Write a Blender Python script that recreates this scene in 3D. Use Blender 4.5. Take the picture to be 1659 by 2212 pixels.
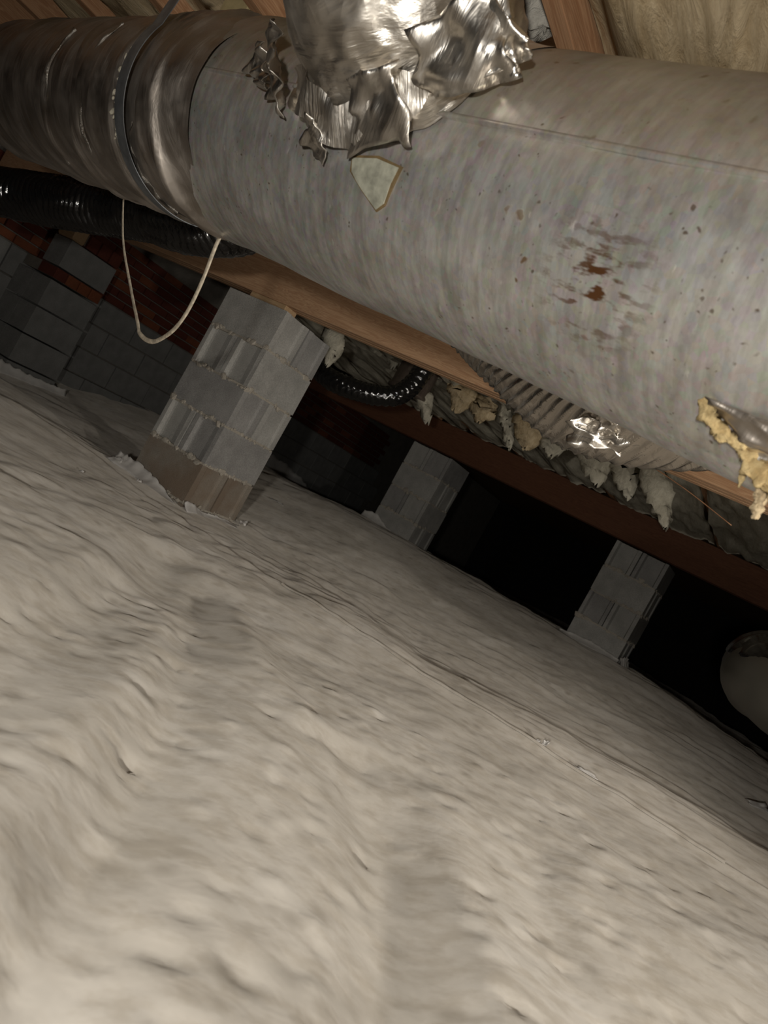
import bpy, math, random
import numpy as np
from mathutils import Vector, Matrix

random.seed(7); RNG = np.random.default_rng(11)
for o in list(bpy.data.objects): bpy.data.objects.remove(o)
SC = bpy.context.scene
COL = SC.collection

# ------------------------------------------------------------------ camera
EYE = Vector((0, 0, .46)); FPX = 1661.0; ROLL = math.radians(28.86); PITCH = .011
cd = bpy.data.cameras.new('camera'); cam = bpy.data.objects.new('camera', cd); COL.objects.link(cam)
cd.sensor_fit = 'VERTICAL'; cd.sensor_height = 36.0; cd.lens = FPX / 2212 * 36.0
cd.clip_start = .02; cd.clip_end = 60
fw = Vector((0, math.cos(PITCH), -math.sin(PITCH))); rt = Vector((1, 0, 0)); up = rt.cross(fw)
# picture right / picture up after the roll of the hand-held camera
cr, sr = math.cos(ROLL), math.sin(ROLL)
R = rt * cr + up * sr; Up = up * cr - rt * sr
M = Matrix((R, Up, -fw)).transposed().to_4x4(); M.translation = EYE
cam.matrix_world = M
cd.dof.use_dof = True; cd.dof.focus_distance = 2.0; cd.dof.aperture_fstop = cd.lens / 3.6
SC.camera = cam

# ------------------------------------------------------------------ world, lamps, exposure
w = bpy.data.worlds.new('world'); SC.world = w; w.use_nodes = True
w.node_tree.nodes['Background'].inputs[0].default_value = (.9, .8, .65, 1)
w.node_tree.nodes['Background'].inputs[1].default_value = 0.0008

def spot(name, loc, target, power, color, size=.05, angle=90, blend=.6):
    l = bpy.data.lights.new(name, 'SPOT'); l.energy = power; l.color = color
    l.shadow_soft_size = size; l.spot_size = math.radians(angle); l.spot_blend = blend
    o = bpy.data.objects.new(name, l); COL.objects.link(o); o.location = loc
    o.rotation_euler = (Vector(target) - Vector(loc)).to_track_quat('-Z', 'Y').to_euler()
    return o
spot('head_lamp', (-.18, -.55, .40), (.05, 2.0, .4), 90, (1, .95, .87), .04, 108, 1.0)
spot('work_lamp', (1.2, .30, .36), (.05, 2.0, .72), 50, (1, .93, .83), .045, 120, 1.0)
spot('far_work_lamp', (2.1, 1.25, .60), (.1, 3.0, .72), 48, (1, .93, .83), .05, 90, 1.0)

VS = SC.view_settings
VS.view_transform = 'Standard'; VS.look = 'None'; VS.exposure = 0; VS.gamma = 1; VS.use_curve_mapping = False

# ------------------------------------------------------------------ frames and helpers
A = math.radians(29.15)
D1 = Vector((math.cos(A), -math.sin(A), 0)); D2 = Vector((math.sin(A), math.cos(A), 0))
def W(s, q, z): return D1 * s + D2 * q + Vector((0, 0, z))       # s along the girders, q across them

def hash2(i, j, seed):
    h = (i.astype(np.int64) * 374761393 + j.astype(np.int64) * 668265263 + seed * 974634777) & 0x7fffffff
    h = ((h ^ (h >> 13)) * 1274126177) & 0x7fffffff
    return ((h ^ (h >> 16)) & 0xffff) / 65535.0
def vnoise(x, y, seed=0):
    x = np.asarray(x, float); y = np.asarray(y, float)
    i = np.floor(x); j = np.floor(y); fx = x - i; fy = y - j
    fx = fx * fx * (3 - 2 * fx); fy = fy * fy * (3 - 2 * fy)
    a = hash2(i, j, seed); b = hash2(i + 1, j, seed); c = hash2(i, j + 1, seed); d = hash2(i + 1, j + 1, seed)
    return (a + (b - a) * fx + (c - a) * fy + (a - b - c + d) * fx * fy) * 2 - 1
def fbm(x, y, seed=0, n=3):
    t = 0; amp = 1
    for k in range(n):
        t = t + amp * vnoise(x * 2 ** k, y * 2 ** k, seed + k * 17); amp *= .5
    return t
def sstep(a, b, x):
    t = np.clip((np.asarray(x, float) - a) / (b - a), 0, 1); return t * t * (3 - 2 * t)

def mesh(name, verts, faces, mat, parent=None, smooth=False, uv=None):
    me = bpy.data.meshes.new(name)
    me.from_pydata([tuple(map(float, v)) for v in verts], [], [tuple(map(int, f)) for f in faces])
    if smooth: me.polygons.foreach_set('use_smooth', [True] * len(me.polygons))
    if uv is not None:
        L = me.uv_layers.new(name='UVMap')
        idx = np.empty(len(me.loops), int); me.loops.foreach_get('vertex_index', idx)
        L.data.foreach_set('uv', np.asarray(uv, float)[idx].ravel())
    me.materials.append(mat); me.update()
    o = bpy.data.objects.new(name, me); COL.objects.link(o)
    if parent: o.parent = parent
    return o
def empty(name, loc=(0, 0, 0), rz=0):
    o = bpy.data.objects.new(name, None); COL.objects.link(o); o.location = loc; o.rotation_euler = (0, 0, rz)
    o.empty_display_size = .05
    return o
def tag(o, label=None, cat=None, group=None, kind=None):
    if label: o['label'] = label
    if cat: o['category'] = cat
    if group: o['group'] = group
    if kind: o['kind'] = kind
    return o
def copy_obj(o, parent, loc, rot=None):
    c = o.copy(); COL.objects.link(c); c.parent = parent; c.location = loc
    if rot: c.rotation_euler = rot
    return c

class MB:
    def __init__(s): s.v = []; s.f = []
    def add(s, v, f):
        n = len(s.v); s.v += [tuple(map(float, p)) for p in v]; s.f += [tuple(int(i) + n for i in q) for q in f]
    def box(s, c, d, jit=0):
        x, y, z = [k / 2 for k in d]
        v = [(c[0] + a * x + random.uniform(-jit, jit), c[1] + b * y + random.uniform(-jit, jit), c[2] + e * z + random.uniform(-jit, jit))
             for a in (-1, 1) for b in (-1, 1) for e in (-1, 1)]
        s.add(v, [(0, 1, 3, 2), (4, 6, 7, 5), (0, 4, 5, 1), (2, 3, 7, 6), (0, 2, 6, 4), (1, 5, 7, 3)])
    def bevbox(s, c, d, b):
        x, y, z = [k / 2 for k in d]
        v = []; idx = {}
        for sx in (-1, 1):
            for sy in (-1, 1):
                for sz in (-1, 1):
                    for ax in range(3):
                        p = [sx * (x - b), sy * (y - b), sz * (z - b)]; p[ax] = (sx * x, sy * y, sz * z)[ax]
                        idx[(sx, sy, sz, ax)] = len(v); v.append((c[0] + p[0], c[1] + p[1], c[2] + p[2]))
        f = []
        g = lambda a, b_, e, k: idx[(a, b_, e, k)]
        for q in (-1, 1):
            f += [[g(q, -1, -1, 0), g(q, 1, -1, 0), g(q, 1, 1, 0), g(q, -1, 1, 0)][::q],
                  [g(-1, q, -1, 1), g(-1, q, 1, 1), g(1, q, 1, 1), g(1, q, -1, 1)][::q],
                  [g(-1, -1, q, 2), g(1, -1, q, 2), g(1, 1, q, 2), g(-1, 1, q, 2)][::q]]
        for a in (-1, 1):
            for e in (-1, 1):
                f += [[g(-1, a, e, 1), g(1, a, e, 1), g(1, a, e, 2), g(-1, a, e, 2)],
                      [g(a, -1, e, 0), g(a, 1, e, 0), g(a, 1, e, 2), g(a, -1, e, 2)],
                      [g(a, e, -1, 0), g(a, e, 1, 0), g(a, e, 1, 1), g(a, e, -1, 1)]]
                for t in (-1, 1): f.append([g(a, e, t, 0), g(a, e, t, 1), g(a, e, t, 2)])
        s.add(v, f)
    def blob(s, c, r, sq=(1, 1, 1), n=5, jit=.25):
        v = [(c[0], c[1], c[2] + r * sq[2])]; f = []
        for i in range(1, 3):
            ph = math.pi * i / 3
            for k in range(n):
                th = 2 * math.pi * (k + .5 * i) / n; q = r * random.uniform(1 - jit, 1 + jit)
                v.append((c[0] + q * math.sin(ph) * math.cos(th) * sq[0], c[1] + q * math.sin(ph) * math.sin(th) * sq[1], c[2] + q * math.cos(ph) * sq[2]))
        v.append((c[0], c[1], c[2] - r * sq[2]))
        for k in range(n):
            k2 = (k + 1) % n
            f += [(0, 1 + k, 1 + k2), (1 + k, 1 + n + k, 1 + k2), (1 + k2, 1 + n + k, 1 + n + k2), (1 + n + k, 2 * n + 1, 1 + n + k2)]
        s.add(v, f)
    def build(s, name, mat, parent=None, smooth=False): return mesh(name, s.v, s.f, mat, parent, smooth)

def smooth_path(pts, n):
    P = np.array(pts, float); k = len(P)
    ext = np.vstack([2 * P[0] - P[1], P, 2 * P[-1] - P[-2]])
    seg = np.linalg.norm(np.diff(P, axis=0), axis=1); cum = np.r_[0, np.cumsum(seg)]
    out = []
    for u in np.linspace(0, cum[-1], n):
        i = min(np.searchsorted(cum, u, 'right') - 1, k - 2); t = (u - cum[i]) / seg[i]
        p0, p1, p2, p3 = ext[i:i + 4]
        out.append(.5 * (2 * p1 + (p2 - p0) * t + (2 * p0 - 5 * p1 + 4 * p2 - p3) * t * t + (3 * p1 - p0 - 3 * p2 + p3) * t ** 3))
    return np.array(out)
def frames(C, ref=(0, 0, 1)):
    T = np.gradient(C, axis=0); T /= np.linalg.norm(T, axis=1)[:, None]
    N = np.empty_like(C); n = np.array(ref, float)
    if abs(n @ T[0]) > .95: n = np.array([1., 0, 0])
    for i in range(len(C)):
        n = n - (n @ T[i]) * T[i]; n /= np.linalg.norm(n); N[i] = n
    return T, N, np.cross(T, N)
def tube(name, pts, rad, mat, parent=None, nu=60, nt=40, caps=True, ref=(0, 0, 1), smooth=True, raw=False, sq=1.0):
    C = np.array(pts, float) if raw else smooth_path(pts, nu)
    nu = len(C); T, N, B = frames(C, ref)
    L = np.r_[0, np.cumsum(np.linalg.norm(np.diff(C, axis=0), axis=1))]
    th = np.linspace(0, 2 * np.pi, nt, endpoint=False)
    UU, TT = np.meshgrid(L, th, indexing='ij')
    r = rad(UU, TT, L[-1]) if callable(rad) else np.full_like(UU, rad)
    V = C[:, None, :] + r[..., None] * (np.cos(TT)[..., None] * N[:, None, :] + sq * np.sin(TT)[..., None] * B[:, None, :])
    V = V.reshape(-1, 3); F = []
    for i in range(nu - 1):
        for k in range(nt):
            k2 = (k + 1) % nt; F.append((i * nt + k, i * nt + k2, (i + 1) * nt + k2, (i + 1) * nt + k))
    if caps: F.append(tuple(range(nt))[::-1]); F.append(tuple((nu - 1) * nt + k for k in range(nt)))
    uv = np.stack([UU.ravel(), (TT * .2).ravel()], -1)
    return mesh(name, V, F, mat, parent, smooth, uv)

# ------------------------------------------------------------------ materials
class N:
    def __init__(s, name):
        s.m = bpy.data.materials.new(name); s.m.use_nodes = True; s.t = s.m.node_tree
        s.b = s.t.nodes['Principled BSDF']; s.co = s.t.nodes.new('ShaderNodeTexCoord')
    def n(s, typ, **kw):
        nd = s.t.nodes.new(typ)
        for k, v in kw.items():
            if k.startswith('i_'):
                nd.inputs[k[2:].replace('_', ' ')].default_value = v
            else: setattr(nd, k, v)
        return nd
    def l(s, a, b): s.t.links.new(a, b)
    def map(s, scale=(1, 1, 1), space='Object', rot=(0, 0, 0), loc=(0, 0, 0)):
        mp = s.n('ShaderNodeMapping'); s.l(s.co.outputs[space], mp.inputs[0])
        mp.inputs['Scale'].default_value = scale; mp.inputs['Rotation'].default_value = rot; mp.inputs['Location'].default_value = loc
        return mp.outputs[0]
    def noise(s, scale, vec=None, detail=4, rough=.55, dist=0):
        nd = s.n('ShaderNodeTexNoise'); nd.inputs['Scale'].default_value = scale; nd.inputs['Detail'].default_value = detail
        nd.inputs['Roughness'].default_value = rough; nd.inputs['Distortion'].default_value = dist
        s.l(vec if vec is not None else s.co.outputs['Object'], nd.inputs['Vector'])
        return nd.outputs['Fac']
    def vor(s, scale, vec=None, out='Distance', feature='F1', rnd=1.0):
        nd = s.n('ShaderNodeTexVoronoi', feature=feature); nd.inputs['Scale'].default_value = scale; nd.inputs['Randomness'].default_value = rnd
        s.l(vec if vec is not None else s.co.outputs['Object'], nd.inputs['Vector'])
        return nd.outputs[out]
    def ramp(s, fac, stops, interp='LINEAR'):
        nd = s.n('ShaderNodeValToRGB'); nd.color_ramp.interpolation = interp
        e = nd.color_ramp.elements
        while len(e) < len(stops): e.new(.5)
        for k, (p, c) in enumerate(stops):
            e[k].position = p; e[k].color = c if len(c) == 4 else (*c, 1)
        s.l(fac, nd.inputs[0]); return nd.outputs[0]
    def mix(s, fac, a, b, mode='MIX'):
        nd = s.n('ShaderNodeMix', data_type='RGBA', blend_type=mode)
        for v, i in ((fac, 0), (a, 6), (b, 7)):
            if isinstance(v, (int, float)): nd.inputs[i].default_value = v
            elif isinstance(v, tuple): nd.inputs[i].default_value = (*v, 1) if len(v) == 3 else v
            else: s.l(v, nd.inputs[i])
        return nd.outputs[2]
    def math(s, op, a, b=None):
        nd = s.n('ShaderNodeMath', operation=op)
        for v, i in ((a, 0), (b, 1)):
            if v is None: continue
            if isinstance(v, (int, float)): nd.inputs[i].default_value = v
            else: s.l(v, nd.inputs[i])
        return nd.outputs[0]
    def bump(s, h, strength=.5, dist=.01, prev=None):
        nd = s.n('ShaderNodeBump'); nd.inputs['Strength'].default_value = strength; nd.inputs['Distance'].default_value = dist
        s.l(h, nd.inputs['Height'])
        if prev is not None: s.l(prev, nd.inputs['Normal'])
        return nd.outputs[0]
    def done(s, color=None, rough=None, metal=0, normal=None, spec=None):
        for v, k in ((color, 'Base Color'), (rough, 'Roughness'), (metal, 'Metallic'), (normal, 'Normal'), (spec, 'Specular IOR Level')):
            if v is None: continue
            if isinstance(v, (int, float)): s.b.inputs[k].default_value = v
            elif isinstance(v, tuple): s.b.inputs[k].default_value = (*v, 1)
            else: s.l(v, s.b.inputs[k])
        return s.m

def m_block(name, base, dirt=None):
    k = N(name)
    n1 = k.noise(9, detail=5); n2 = k.noise(220, detail=3)
    c = k.ramp(n1, [(.3, tuple(x * .82 for x in base)), (.7, tuple(x * 1.12 for x in base))])
    c = k.mix(.35, c, k.ramp(n2, [(.35, (.25, .25, .25)), (.65, (1, 1, 1))]), 'MULTIPLY')
    if dirt: c = k.mix(k.ramp(k.noise(5, detail=6), [(.3, (0, 0, 0)), (.6, (.9, .9, .9))]), c, dirt)
    nb = k.bump(n2, .45, .004)
    return k.done(c, .95, normal=nb, spec=.2)
M_BLOCK = m_block('block_grey', (.52, .51, .48))
M_BLOCK2 = m_block('block_grey_dark', (.42, .41, .395))
M_BLOCKD = m_block('block_dusty', (.42, .385, .33), (.25, .19, .14))
M_BRICK = m_block('brick_red', (.15, .045, .03))
M_BRICK2 = m_block('brick_orange', (.26, .09, .045))
M_MORTAR = m_block('mortar', (.58, .53, .45))
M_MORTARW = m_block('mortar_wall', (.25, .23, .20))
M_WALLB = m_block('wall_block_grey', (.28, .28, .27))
M_UNLIT = m_block('unlit_far_wall', (.04, .038, .035))  # near-black colour stands in for the unlit depth at the far end

def m_wood(name, a, b, axis=0, sc=1.0):
    k = N(name)
    scl = [26 * sc] * 3; scl[axis] = 1.6 * sc
    v = k.map(tuple(scl)); ring = k.noise(1.6, v, 4, .5, 1.2)
    wv = k.math('FRACT', k.math('MULTIPLY', ring, 9))
    c = k.ramp(wv, [(0, a), (.55, b), (1, a)])
    fine = [300 * sc] * 3; fine[axis] = 6
    c = k.mix(.3, c, k.ramp(k.noise(1, k.map(tuple(fine)), 2), [(.3, (.55, .5, .45)), (.6, (1, 1, 1))]), 'MULTIPLY')
    knot = k.ramp(k.vor(3.2, k.map(tuple(.35 if i == axis else 1.2 for i in range(3)))), [(.03, (.25, .15, .1)), (.09, (1, 1, 1))])
    c = k.mix(.8, c, knot, 'MULTIPLY')
    return k.done(c, .75, normal=k.bump(wv, .12, .002), spec=.25)
M_PINE = m_wood('pine_beam', (.66, .43, .26), (.50, .29, .165))
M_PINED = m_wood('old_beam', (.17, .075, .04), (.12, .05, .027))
M_JOIST = m_wood('joist_wood', (.66, .40, .23), (.48, .25, .13), axis=1)
M_SHIM = m_wood('shim_wood', (.62, .44, .26), (.5, .33, .18))
M_PLY = m_wood('subfloor_wood', (.45, .31, .19), (.38, .25, .15))

def m_duct():
    k = N('galvanised_duct')
    streak = k.noise(1, k.map((60, 9, 9)), 4, .6)
    sp = k.vor(110, out='Color'); cl = k.noise(5, detail=6, rough=.65); cl2 = k.noise(22, k.map((1, .6, .6)), 5, .7)
    c = k.ramp(cl, [(.25, (.60, .595, .575)), (.5, (.76, .745, .71)), (.75, (.88, .86, .82))])
    c = k.mix(.6, c, k.ramp(cl2, [(.38, (.58, .56, .54)), (.60, (1, 1, 1))]), 'MULTIPLY')
    c = k.mix(.18, c, sp, 'SOFT_LIGHT')
    c = k.mix(.5, c, k.ramp(streak, [(.38, (.60, .59, .57)), (.60, (1, 1, 1))]), 'MULTIPLY')
    wv_ = k.n('ShaderNodeVectorMath', operation='ADD'); k.l(k.map(), wv_.inputs[0])
    nz_ = k.n('ShaderNodeTexNoise'); nz_.inputs['Scale'].default_value = 45; k.l(k.map(), nz_.inputs['Vector'])
    sc_ = k.n('ShaderNodeVectorMath', operation='SCALE'); k.l(nz_.outputs['Color'], sc_.inputs[0]); sc_.inputs['Scale'].default_value = .022; k.l(sc_.outputs[0], wv_.inputs[1])
    siz = k.math('MULTIPLY', k.math('SUBTRACT', k.noise(19, detail=2), .42), .9)
    spots = k.ramp(k.math('ADD', k.vor(30, wv_.outputs[0]), siz), [(.07, (1, 1, 1)), (.17, (0, 0, 0))])
    spm = k.math('MULTIPLY', spots, k.ramp(k.noise(4.5, detail=3), [(.40, (0, 0, 0)), (.55, (1, 1, 1))]))
    c = k.mix(spm, c, (.13, .085, .05))
    fine = k.ramp(k.math('ADD', k.vor(75, wv_.outputs[0]), k.math('MULTIPLY', siz, .8)), [(.08, (.85, .85, .85)), (.2, (0, 0, 0))])
    c = k.mix(k.math('MULTIPLY', fine, k.ramp(k.noise(6, k.map(loc=(3, 1, 2))), [(.40, (0, 0, 0)), (.55, (1, 1, 1))])), c, (.17, .12, .08))
    # rust bloom: a patch with a shape of its own on the lower face
    sub = k.n('ShaderNodeVectorMath', operation='DISTANCE'); k.l(k.map(), sub.inputs[0]); sub.inputs[1].default_value = RUST
    near = k.ramp(sub.outputs['Value'], [(.02, (1, 1, 1)), (.10, (0, 0, 0))])
    rn = k.ramp(k.noise(1, k.map((30, 85, 85)), 3), [(.5, (0, 0, 0)), (.6, (1, 1, 1))])
    c = k.mix(k.math('MULTIPLY', near, rn), c, (.17, .075, .03))
    white = k.ramp(k.noise(60, k.map((1, .45, .45)), 4, .6), [(.66, (0, 0, 0)), (.78, (.7, .7, .7))])
    c = k.mix(white, c, (.68, .66, .6))
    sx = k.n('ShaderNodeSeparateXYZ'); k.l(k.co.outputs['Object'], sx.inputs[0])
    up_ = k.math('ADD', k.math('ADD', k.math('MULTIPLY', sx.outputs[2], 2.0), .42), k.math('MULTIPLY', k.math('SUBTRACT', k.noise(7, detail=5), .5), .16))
    upper_shade = k.ramp(up_, [(0, (0, 0, 0)), (.30, (0, 0, 0)), (.52, (.8, .8, .8)), (.8, (1, 1, 1))])  # upper half painted browner and darker for its shade and ceiling reflection
    c = k.mix(upper_shade, c, k.mix(.78, c, (.20, .155, .095)))
    rough = k.ramp(cl, [(.2, (.44, .44, .44)), (.8, (.34, .34, .34))])
    met = k.mix(spm, k.mix(white, (.66, .66, .66), (.2, .2, .2)), (0, 0, 0))
    met = k.mix(upper_shade, met, (.45, .45, .45))
    nb = k.bump(k.noise(14, detail=3), .18, .01); nb = k.bump(streak, .12, .004, nb)
    return k.done(c, rough, met, nb)

def m_foil(name, col, rough, bs=1.0, grid=True):
    k = N(name)
    v = k.map((26, 5, 1), 'UV'); w1 = k.noise(1.0, v, 5, .6, .6)
    h = w1
    nb = k.bump(h, .55 * bs, .012)
    cr = k.vor(34, out='Distance'); nb = k.bump(cr, .25 * bs, .006, nb)
    if grid:
        sx = k.n('ShaderNodeSeparateXYZ'); k.l(k.map((80, 80, 1), 'UV'), sx.inputs[0])
        g = [k.math('LESS_THAN', k.math('FRACT', sx.outputs[i]), .12) for i in (0, 1)]
        gm = k.math('MAXIMUM', g[0], g[1]); nb = k.bump(gm, .12, .002, nb)
    c = k.ramp(k.noise(7), [(.3, tuple(x * .85 for x in col)), (.7, col)])
    rg = k.ramp(k.noise(12), [(.3, (rough * .75,) * 3), (.7, (rough * 1.3,) * 3)])
    return k.done(c, rg, 1.0, nb)
M_FOIL = m_foil('foil_jacket', (.90, .85, .77), .40)
M_FOILD = m_foil('foil_dusty', (.94, .89, .82), .20, .6)
M_FLAP = m_foil('foil_crumpled', (.76, .72, .66), .36, .9, False)
M_TAPE = m_foil('foil_duct_wrap', (.52, .47, .42), .50, .6, False)
M_BLACK = m_foil('black_plastic', (.012, .012, .012), .13, .35, False)
M_BLACK.node_tree.nodes['Principled BSDF'].inputs['Specular IOR Level'].default_value = 1.0
M_BLACK.node_tree.nodes['Principled BSDF'].inputs['Metallic'].default_value = .0

def m_fiber(name, a, b):
    k = N(name)
    n = k.noise(1, k.map((46, 9, 30)), 6, .7, .8); n2 = k.noise(6, detail=3)
    c = k.ramp(n, [(.3, a), (.7, b)]); c = k.mix(.5, c, k.ramp(n2, [(.3, (.6, .57, .52)), (.7, (1, 1, 1))]), 'MULTIPLY')
    return k.done(c, 1.0, normal=k.bump(n, .8, .012), spec=.05)
M_FIBER = m_fiber('fibreglass_tan', (.44, .33, .19), (.74, .61, .41))
M_FIBERY = m_fiber('fibreglass_yellow', (.42, .30, .14), (.72, .58, .32))
M_FIBERG = m_fiber('fibreglass_pale', (.50, .47, .38), (.72, .68, .56))
M_PAPER = m_fiber('insulation_facing', (.52, .50, .45), (.64, .62, .56))

def m_plain(name, col, rough=.6, metal=0, var=.25, sc=30, spec=.5):
    k = N(name); n = k.noise(sc, detail=5)
    c = k.ramp(n, [(.3, tuple(x * (1 - var) for x in col)), (.7, tuple(min(1, x * (1 + var)) for x in col))])
    return k.done(c, rough, metal, k.bump(n, .15, .003), spec)
M_STRAP = m_plain('galvanised_strap', (.26, .275, .29), .5, .7)
M_CORD = m_plain('tan_cord', (.60, .52, .40), .6, 0, .35, 90)
M_WHITE = m_plain('white_plastic', (.74, .72, .69), .38, 0, .06)
M_PATCH = m_plain('stained_paper', (.36, .36, .29), .7, 0, .3, 60)
M_STAIN = m_plain('brown_edge', (.16, .11, .05), .7, 0, .3, 60)
M_WIRE = m_plain('copper_wire', (.42, .22, .12), .5, .3)
M_GREYWRAP = m_plain('grey_plastic_wrap', (.075, .072, .06), .42, 0, .12, 8)
M_DUCTEND = m_plain('dark_rubber', (.05, .045, .04), .5)
M_CARD = m_plain('ochre_wood', (.52, .42, .22), .8, 0, .15)
M_BOOT = m_plain('dull_sheet_metal', (.20, .16, .13), .5, .6)

def m_floor():
    k = N('vapour_barrier_sheet')
    big = k.noise(3.0, detail=5, rough=.6); sm = k.noise(16, k.map((1, 1.6, 1)), 4, .6)
    c = k.ramp(big, [(.28, (.50, .465, .41)), (.5, (.60, .56, .50)), (.75, (.70, .665, .61))])
    c = k.mix(.5, c, k.ramp(sm, [(.36, (.70, .66, .60)), (.55, (1, 1, 1))]), 'MULTIPLY')
    dots = k.ramp(k.vor(15, k.map((1, 1, .2))), [(.08, (1, 1, 1)), (.34, (0, 0, 0))])
    dm = k.math('MULTIPLY', dots, k.ramp(k.noise(5, k.map(loc=(4, 2, 0)), 2), [(.42, (0, 0, 0)), (.6, (.5, .5, .5))]))
    c = k.mix(dm, c, (.27, .235, .19))
    nb = k.bump(k.noise(24, k.map((1, 1, .3)), 2, .5, .3), .14, .012)
    nb = k.bump(k.noise(1, k.map((60, 14, 14), rot=(0, 0, A + .9)), 2), .10, .005, nb)
    k.b.inputs['Diffuse Roughness'].default_value = 1.0
    return k.done(c, .42, normal=nb, spec=.35)
M_FLOOR = m_floor()

# ------------------------------------------------------------------ ground under its plastic sheet
def polyd(X, Y, P):
    """distance to a polyline and the fraction along it"""
    best = np.full(X.shape, 1e9); frac = np.zeros(X.shape); side = np.zeros(X.shape)
    n = len(P) - 1
    for i in range(n):
        ax, ay = P[i]; bx, by = P[i + 1]; dx, dy = bx - ax, by - ay; L2 = dx * dx + dy * dy
        t = np.clip(((X - ax) * dx + (Y - ay) * dy) / L2, 0, 1)
        d = np.hypot(X - ax - t * dx, Y - ay - t * dy); m = d < best
        best = np.where(m, d, best); frac = np.where(m, (i + t) / n, frac)
        side = np.where(m, np.sign((X - ax) * dy - (Y - ay) * dx), side)
    return best, frac, side
FOLDS = [  # polyline, depth at start, depth at end, width at start, width at end
    ([(-.55, 2.55), (-.46, 2.0), (-.43, 1.6), (-.44, 1.2), (-.45, .9)], -.030, -.038, .09, .13),
    ([(-.46, 2.5), (-.36, 1.7), (-.316, 1.376), (-.32, .98), (-.33, .7)], -.010, -.012, .06, .075),
    ([(-.40, 2.5), (-.25, 1.72), (-.15, 1.27), (-.11, .98), (-.09, .79), (-.06, .645), (-.03, .4)], -.036, -.034, .095, .06),
    ([(-.42, 2.5), (-.36, 1.9), (-.26, 1.45), (-.22, 1.1), (-.2, .7)], .010, .014, .07, .09),
    ([(-.36, 2.5), (-.10, 1.8), (.10, 1.5), (.205, 1.43)], .010, .012, .05, .06),
    ([(.15, 1.6), (.235, 1.35), (.272, 1.2), (.282, 1.0), (.277, .8), (.27, .6)], -.026, -.042, .09, .075),
    ([(.40, 1.6), (.38, 1.24), (.40, 1.0), (.42, .7)], .006, .018, .06, .06),
    ([(.62, 1.7), (.55, 1.35), (.56, 1.05), (.6, .8)], -.008, -.014, .06, .05),
]
SEAM = [(-2.2, 3.75), (-1.3, 3.55), (-.72, 3.2), (-.2, 2.82), (.316, 2.53), (.76, 2.31), (1.25, 2.05), (2.0, 1.7)]
BERM = [(-.3, 3.15), (.35, 2.72), (.9, 2.55), (1.5, 2.40), (2.2, 2.2)]
rp = random.Random(23)
PITS = []
for _ in range(520):
    py_ = .42 + 1.5 * rp.random() ** 1.3; px_ = -.55 + 1.9 * rp.random()
    g_ = rp.uniform(.010, .019); PITS.append((px_, py_, g_ * (rp.uniform(-.40, -.24) if rp.random() < .62 else rp.uniform(.14, .27)), g_))
def gz(X, Y, fine=True):
    X = np.asarray(X, float); Y = np.asarray(Y, float)
    s = X * D1.x + Y * D1.y; q = X * D2.x + Y * D2.y
    z = .275 * sstep(2.9, 5.5, q) * (1 - .55 * sstep(-.9, .5, s)) * (1 - .25 * sstep(-3.0, -4.6, s))
    z = z * (1 - .55 * sstep(5.9, 7.2, q))
    z = z + .05 * sstep(-1.2, .6, s) * sstep(1.2, 2.4, q)
    for P, d0, d1, w0, w1 in FOLDS:
        d, t, _ = polyd(X, Y, P); z = z + (d0 + (d1 - d0) * t) * np.exp(-(d / (w0 + (w1 - w0) * t)) ** 2) * sstep(0, .06, t)
    d, t, sd = polyd(X, Y, BERM); e = sstep(0, .2, t)
    z = z + e * (.026 * np.exp(-(d / .26) ** 2) - .010 * sstep(0, .25, d) * np.where(sd < 0, np.exp(-((d - .45) / .25) ** 2), 0))
    d, t, sd = polyd(X, Y, SEAM); z = z + .006 * np.exp(-(d / .022) ** 2) - .005 * np.exp(-((d - .06) / .04) ** 2)
    z = z + .020 * fbm(X * 1.1, Y * 1.1, 3, 2) * sstep(.3, 1.2, Y)
    if fine:
        mid = .22 + .78 * sstep(1.25, 1.9, Y)
        z = z + .006 * mid * fbm(X * 5, Y * 5, 9, 2)
        pb = fbm(X * 11 + .8 * Y, Y * 12, 21, 2)
        z = z + .0062 * mid * pb * (.45 + .55 * sstep(-.2, .5, vnoise(X * 2.2, Y * 2.2, 40)))
        z = z + .006 * vnoise(s * 4, q * 16, 33) * sstep(2.2, 3.0, q)
        z = z + .010 * (1 - np.abs(vnoise(s * 1.5 + q * .8, q * 7 - s * 1.2, 37))) * sstep(2.5, 3.3, q)
        for px, py, dz, sg in PITS:
            i0, i1 = np.searchsorted(X[:, 0] if X.ndim == 2 else np.sort(X), (px - 4 * sg, px + 4 * sg)) if X.ndim == 2 else (0, 0)
            if X.ndim == 2:
                j0, j1 = np.searchsorted(Y[0], (py - 4 * sg, py + 4 * sg))
                sl = (slice(i0, i1), slice(j0, j1)); z[sl] += dz * np.exp(-((X[sl] - px) ** 2 + (Y[sl] - py) ** 2) / sg ** 2)
    return z
GZ = lambda x, y: float(gz(np.array([x]), np.array([y]))[0])
xs = np.r_[np.arange(-6.2, -1.3, .06), np.arange(-1.3, 1.9, .0115), np.arange(1.9, 4.6, .06)]
ys = np.r_[np.arange(.05, 2.7, .0115), np.arange(2.7, 4.2, .02), np.arange(4.2, 13.6, .06)]
GX, GY = np.meshgrid(xs, ys, indexing='ij'); Zg = gz(GX, GY)
nx, ny = GX.shape; ii = np.arange(nx * ny).reshape(nx, ny)
me = bpy.data.meshes.new('floor')
me.vertices.add(nx * ny); me.vertices.foreach_set('co', np.stack([GX, GY, Zg], -1).ravel())
Fq = np.stack([ii[:-1, :-1], ii[1:, :-1], ii[1:, 1:], ii[:-1, 1:]], -1).reshape(-1, 4)
me.loops.add(Fq.size); me.loops.foreach_set('vertex_index', Fq.ravel())
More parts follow.
